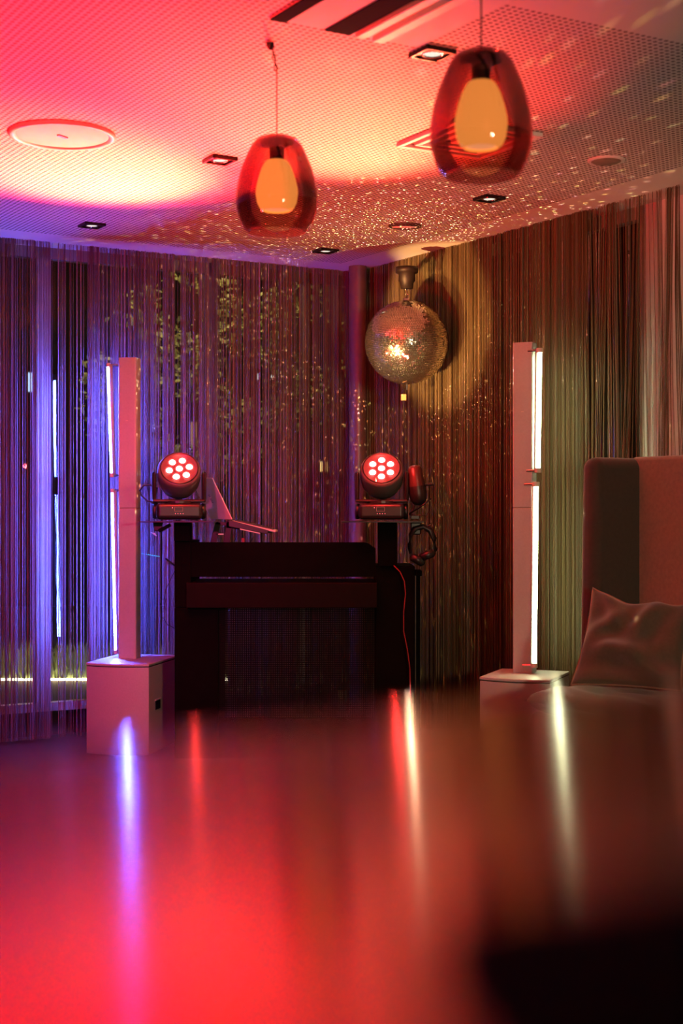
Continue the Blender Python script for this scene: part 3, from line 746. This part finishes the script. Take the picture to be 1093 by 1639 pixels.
# pillow
TL, BL, BR, TR = P(949, 941, 5.86), P(914, 1096, 5.70), P(1090, 1106, 5.50), P(1116, 962, 5.70)
o_ = (BL + BR) / 2
t = thing('throw_pillow', 'wrinkled brown velvet pillow with piped edges resting on the lounge seat', 'pillow', o_)
nn = ((BR - BL).cross(TL - BL)).normalized()
if nn.y > 0: nn = -nn
def pil(u, v, side):
    # u,v in -1..1 ; edges bow inwards so the corners stick out
    uu = u * (1 - .10 * (1 - v * v) * (0.75 if u < 0 else .9)); vv = v * (1 - (.22 if v > 0 else .05) * (1 - u * u) ** .8)
    if v > 0: vv += .05 * sin(u * 6.0) * v * (1 - u * u)
    a, b = (uu + 1) / 2, (vv + 1) / 2
    p = BL * (1 - a) * (1 - b) + BR * a * (1 - b) + TL * (1 - a) * b + TR * a * b
    e = max(0, (1 - u ** 2) * (1 - v ** 2)) ** .42
    ww = 0
    for cu, cv, ang, amp, f in ((-.2, -.35, .15, .011, 7), (.25, .6, 1.45, .013, 8), (-.7, .1, .9, .009, 9), (.3, -.6, -.3, .012, 8), (-.5, .7, 2.2, .008, 10)):
        du, dv = u - cu, v - cv; s1 = du * cos(ang) + dv * sin(ang); s2 = -du * sin(ang) + dv * cos(ang)
        ww += amp * math.exp(-(s1 * 1.1) ** 2 - (s2 * 2.4) ** 2) * cos(s2 * f + .8 * sin(3 * s1))
    return p + nn * (side * .07 * e + 1.9 * ww * e ** .5) - o_
n = 48; vs = []; fs = []
for side in (1, -1):
    for i in range(n + 1):
        for j in range(n + 1): vs.append(pil(-1 + 2 * i / n, -1 + 2 * j / n, side))
N_ = (n + 1) ** 2
for i in range(n):
    for j in range(n):
        a = i * (n + 1) + j; fs.append((a, a + n + 1, a + n + 2, a + 1)); fs.append((N_ + a, N_ + a + 1, N_ + a + n + 2, N_ + a + n + 1))
o = MB().add(vs, fs).build('pillow_cover', 'pillow', t, smooth=True)
edge = [pil(-1 + 2 * k / 24, -1, 0) for k in range(24)] + [pil(1, -1 + 2 * k / 24, 0) for k in range(24)] + [pil(1 - 2 * k / 24, 1, 0) for k in range(24)] + [pil(-1, 1 - 2 * k / 24, 0) for k in range(25)]
MB().tube(edge, .0042, 6, caps=False).build('piping', mat('light_piping', (.30, .2, .14), .5), t, smooth=True)

# ------------------------------------------------------------------ stand-in for a phone held at the lens: glossy table, close under the camera
TS = Vsl = None
hh = .054
slope_x, slope_y = .0568, -.009
def tz(x, y): return CAM_Z - hh + slope_x * x + slope_y * y
# outline of the top: far edge from left to right, rounded corners
e0 = V((-.055, .365)); ed = V((.92, .39)).normalized(); en = V((ed.y, -ed.x))     # en: towards the camera side
t = thing('phone_reflector', 'stand-in for a held phone, glossy black table top mirroring the coloured lights across the foreground, out of focus', 'reflector', (0.05, -.02, 0))
cor = [e0 - ed * .62, e0 + ed * .78, e0 + ed * .78 + en * .78, e0 - ed * .62 + en * .78]
def rounded(cs, r, k=6):
    out = []
    for i, c in enumerate(cs):
        a = (cs[i - 1] - c).normalized(); b = (cs[(i + 1) % len(cs)] - c).normalized()
        p0 = c + a * r; p1 = c + b * r
        for j in range(k + 1):
            f = j / k; out.append(p0 * (1 - f) ** 2 + c * 2 * f * (1 - f) + p1 * f * f)
    return out
ol = rounded(cor, .05)
T0 = V((.05, -.02, 0)); n = len(ol)
vs = [V((p.x, p.y, tz(p.x, p.y))) - T0 for p in ol] + [V((p.x, p.y, tz(p.x, p.y) - .022)) - T0 for p in ol]
tt = MB().add(vs, [tuple(range(n)), tuple(range(2 * n - 1, n - 1, -1))] + [((i + 1) % n, i, n + i, n + (i + 1) % n) for i in range(n)]).build('reflector_top', 'reflector', t)
MB().tube([(0, 0, .02), (0, 0, 1.135)], .035, 20).build('pedestal', 'black_metal', t, smooth=True)  # invented support under the held surface
MB().lathe([(.0001, 0), (.24, 0), (.24, .012), (.05, .03), (.0001, .03)], 40).build('foot_plate', 'black_metal', t, smooth=True)
# black folder lying on the table at lower right, added to darken that corner
fa = V((.0085, .184)); fd = V((.955, .295)).normalized(); fn = V((fd.y, -fd.x)) 
fn = V((.10, -.995))
cs = [fa, fa + fd * .26, fa + fd * .26 + fn * .24, fa + fn * .24]
ol = rounded(cs, .012); n = len(ol)
vs = [V((p.x, p.y, tz(p.x, p.y) + .004)) for p in ol] + [V((p.x, p.y, tz(p.x, p.y) + .0003)) for p in ol]
o = MB().add(vs, [tuple(range(n)), tuple(range(2 * n - 1, n - 1, -1))] + [((i + 1) % n, i, n + i, n + (i + 1) % n) for i in range(n)]).build('sheet', 'black_matte')
tag(o, 'added matte black folder on the glossy table, dark blur in the lower right corner', 'sheet')

# ------------------------------------------------------------------ outdoors behind the glass
MB().box((0, 22, -.16), (60, 44, .08)).build('ground', 'ext', kind='structure')
def planter(label, glabel, slabel, x0, x1, Y, gh, seed):
    rnd = random.Random(seed)
    t = tag(MB().box(((x0 + x1) / 2, Y + .25, -.01), (x1 - x0, .5, .22)).build('planter', mat('planter_render', (.12, .09, .07), .8), bevel=.01), label, 'planter')
    tag(MB().box(((x0 + x1) / 2, Y - .012, .105), (x1 - x0, .018, .012)).build('led_strip', 'led_warm'), slabel, 'light strip')
    mb = MB()
    for k in range(int((x1 - x0) * 900)):
        x = rnd.uniform(x0, x1); y = Y + rnd.uniform(-.02, .42); h = gh * rnd.uniform(.4, 1.1); l = rnd.uniform(-.06, .06); m_y = rnd.uniform(-.08, .04)
        wd = rnd.uniform(.004, .009)
        mb.add([(x - wd, y, .10), (x + wd, y, .10), (x + l * .5 + wd * .7, y + m_y * .4, .10 + h * .6), (x + l * .5 - wd * .7, y + m_y * .4, .10 + h * .6), (x + l, y + m_y, .10 + h)], [(0, 1, 2, 3), (3, 2, 4)])
    tag(mb.build('grass', 'grass', kind='stuff'), glabel, 'grass')
planter('low planter outside the left window under the glowing strip', 'pale lit grass growing above the light strip outside the left window', 'bright warm light strip along the planter outside the left window', -3.4, -.75, 9.4, .23, 5)
planter('low planter outside the right glass beyond the red cable', 'grass in the planter outside the right glass', 'short bright strip glowing outside the right glass behind the booth', .62, 1.05, 11.0, .06, 6)
point('garden_strip_light', (-2.1, 9.25, .42), 4, (1, .9, .55), .3)
# tree
t = thing('tree', 'leafy tree outside behind the left string curtain, faintly lit', 'tree', (-1.0, 11.5, -.12))
MB().tube([(0, 0, 0), (.03, 0, .8), (-.02, .02, 1.6), (.1, 0, 2.6)], [.07, .06, .05, .02], 10).build('trunk', 'bark', t, smooth=True)
rnd = random.Random(21); mb = MB()
for k in range(5200):
    while True:
        a, b, c = rnd.uniform(-1, 1), rnd.uniform(-1, 1), rnd.uniform(-1, 1)
        rr = a * a + b * b + c * c
        if rr < 1 and rr > .15: break
    p = V((a * 1.15, b * .7, 2.45 + c * .95 + .15 * a)); 
    if sin(p.x * 6) * sin(p.z * 7 + p.x * 2) < -.35: continue
    d = V((rnd.gauss(0, 1), rnd.gauss(0, 1), rnd.gauss(0, 1))).normalized(); e = d.orthogonal().normalized(); s_ = rnd.uniform(.02, .04)
    mb.add([p - d * s_, p + e * s_ * .5, p + d * s_, p - e * s_ * .5], [(0, 1, 2, 3)])
mb.build('foliage', 'leaf', t)
point('tree_fill', (-.9, 10.2, 4.2), 320, (1, .62, .3), .2)  # two unseen lamps added above the tree to light its leaves
point('tree_fill', (-2.4, 10.2, 3.9), 160, (1, .7, .4), .2)
# far building with lit windows
YF = 20.0
t = thing('building', 'dark building far outside, seen through the strings as a few lit windows', 'building', (0, YF, -.12))
MB().box((0, 1.5, 3.2), (16, 3, 6.4)).build('facade', 'building', t)
wins = [(518, 747, 9, 12, 'glow_warm'), (533, 768, 5, 26, 'glow_blue'), (57, 722, 5, 40, 'glow_warm'), (697, 758, 9, 30, 'glow_blue'), (684, 748, 4, 14, 'glow_warm'), (765, 745, 11, 7, 'glow_white'),
        (860, 442, 10, 18, 'glow_white'), (243, 684, 7, 12, 'glow_white'), (232, 705, 5, 6, 'glow_white'), (412, 603, 4, 8, 'glow_white'), (436, 603, 4, 4, 'glow_white'), (310, 697, 8, 30, 'glow_dim'), (50, 612, 9, 22, 'glow_blue'), (551, 681, 3, 4, 'glow_warm'), (425, 610, 3, 4, 'glow_warm')]
for px, py, w_, h_, gm in wins:
    q = P(px, py, YF) - V((0, YF, -.12)); W_, H_ = w_ / F * YF * 1.6, h_ / F * YF * 1.5
    fr = MB()
    for dx, dz, a, b in ((-W_ / 2, 0, .02, H_ + .04), (W_ / 2, 0, .02, H_ + .04), (0, H_ / 2, W_, .02), (0, -H_ / 2, W_, .02)): fr.box((q.x + dx, -.02, q.z + dz), (a, .04, b))
    fo = fr.build('window', 'frame_dark', t)
    MB().box((q.x, -.006, q.z), (W_, .01, H_)).build('pane', gm, fo)
